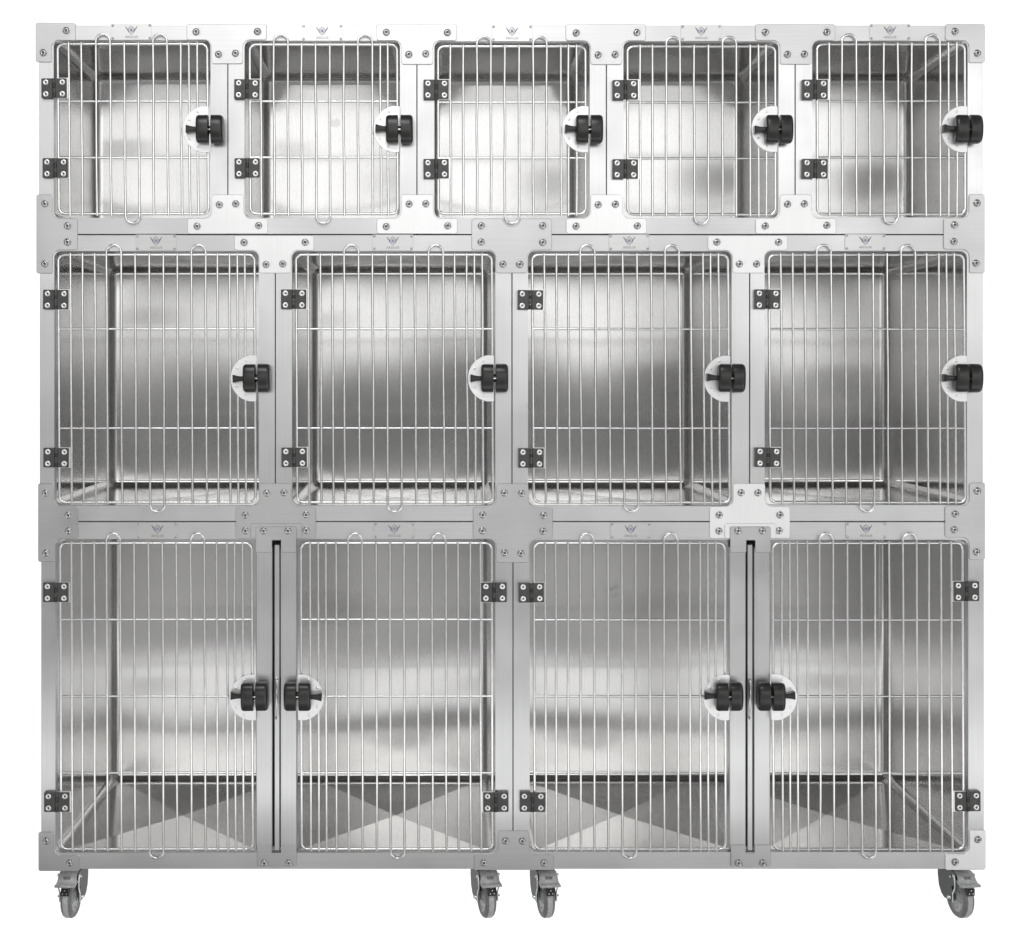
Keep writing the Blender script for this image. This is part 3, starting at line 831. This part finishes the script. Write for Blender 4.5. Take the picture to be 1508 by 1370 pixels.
stops = [(-.50, .30), (-.36, .50), (-.29, .42), (-.24, .14), (-.205, .20), (-.178, .23), (-.156, .72), (-.142, .64), (-.11, .50), (-.085, .22),
         (-.03, .17), (-.004, .24), (.013, 1.9), (.045, 2.35), (.064, 1.95), (.090, 2.0), (.12, 2.1), (.22, 2.25), (.250, 2.45), (.266, 1.7), (.283, .5), (.31, .14), (.5, .16)]
while len(cr.elements) > 1: cr.elements.remove(cr.elements[-1])
cr.elements[0].position = 0.0
def setc(e, v): e.color = (v*.5*1.0, v*.5*.998, v*.5*.99, 1)
setc(cr.elements[0], stops[0][1])
for z_, v in stops[1:]:
    e = cr.elements.new(min(1.0, z_+.5)); setc(e, v)
front = nn(nt, 'ShaderNodeVectorMath', operation='SCALE'); L.new(rp.outputs[0], front.inputs[0]); front.inputs['Scale'].default_value = 1.70
# left part of the studio a little darker
azf = nn(nt, 'ShaderNodeMapRange'); azf.inputs[1].default_value = -.32; azf.inputs[2].default_value = -.25; azf.inputs[3].default_value = .14; azf.inputs[4].default_value = 1.0
L.new(sp.outputs[0], azf.inputs[0])
fr2 = nn(nt, 'ShaderNodeVectorMath', operation='SCALE'); L.new(front.outputs[0], fr2.inputs[0]); L.new(azf.outputs[0], fr2.inputs['Scale'])
wb = nn(nt, 'ShaderNodeMapRange'); wb.interpolation_type = 'SMOOTHSTEP'; wb.inputs[1].default_value = .22; wb.inputs[2].default_value = .5
L.new(sp.outputs[1], wb.inputs[0])
# bright upright bands added left and right, shaped to lighten the door wires
ax = math_('ABSOLUTE', sp.outputs[0])
def ramp01(src, a, b, lo, hi):
    m = nn(nt, 'ShaderNodeMapRange'); m.interpolation_type = 'SMOOTHSTEP'
    m.inputs[1].default_value = a; m.inputs[2].default_value = b; m.inputs[3].default_value = lo; m.inputs[4].default_value = hi
    L.new(src, m.inputs[0]); return m.outputs[0]
edge_in = math_('MAXIMUM', ramp01(sp.outputs[0], .44, .50, 0, 1), ramp01(sp.outputs[0], -.62, -.56, 1, 0))
band = math_('MULTIPLY', edge_in, ramp01(ax, .74, .82, 1, 0))
band = math_('MULTIPLY', band, ramp01(sp.outputs[2], .55, .7, 1, 0))
mixb = nn(nt, 'ShaderNodeMix', data_type='RGBA'); L.new(band, mixb.inputs[0]); L.new(fr2.outputs[0], mixb.inputs[6]); mixb.inputs[7].default_value = (1.25, 1.25, 1.25, 1)
mix = nn(nt, 'ShaderNodeMix', data_type='RGBA'); L.new(wb.outputs[0], mix.inputs[0]); # side zones darkened on purpose, to give the wires dark outlines
mixs = nn(nt, 'ShaderNodeMix', data_type='RGBA'); L.new(ramp01(ax, .80, .88, 0, 1), mixs.inputs[0]); L.new(mixb.outputs[2], mixs.inputs[6]); mixs.inputs[7].default_value = (.16, .16, .16, 1)
L.new(mixs.outputs[2], mix.inputs[6]); mix.inputs[7].default_value = (1.15, 1.15, 1.15, 1)
L.new(mix.outputs[2], bg.inputs['Color']); bg.inputs['Strength'].default_value = 1.0

def area(name, loc, target, size, power):
    ld = bpy.data.lights.new(name, 'AREA'); ld.shape = 'RECTANGLE'; ld.size, ld.size_y = size; ld.energy = power
    o = bpy.data.objects.new(name, ld); COL.objects.link(o); o.location = loc
    o.rotation_euler = (Vector(target)-Vector(loc)).to_track_quat('-Z', 'Y').to_euler()
    return o
area('softbox_lamp', (-.6, -3.2, 4.2), (0, 0, 1.2), (2.6, 1.2), 60)
area('added_floor_fill_lamp', (0, -1.5, .02), (0, -1.5, 1), (5.0, 1.2), 5.0*1.2*PI*1.1)  # added lamp out of view, stands in for a bright floor, lifts low frames

# ------------------------------------------------------------------ camera
cam = bpy.data.cameras.new('camera'); co = bpy.data.objects.new('camera', cam); COL.objects.link(co)
co.location = (X(VX), -D0, Z(VY)); co.rotation_euler = (PI/2, 0, 0)
cam.sensor_fit = 'HORIZONTAL'; cam.sensor_width = 36
cam.lens = 36*D0/(1508/S)
cam.shift_x = (754-VX)/1508; cam.shift_y = -(685-VY)/1508
cam.clip_end = 200; cam.clip_start = .05
sc.camera = co
sc.view_settings.view_transform = 'Standard'; sc.view_settings.look = 'None'
sc.view_settings.exposure = 0; sc.view_settings.gamma = 1; sc.view_settings.use_curve_mapping = False
try:
    sc.cycles.sample_clamp_indirect = 3.0; sc.cycles.blur_glossy = 0.5; sc.cycles.max_bounces = 12; sc.cycles.glossy_bounces = 10
except Exception: pass
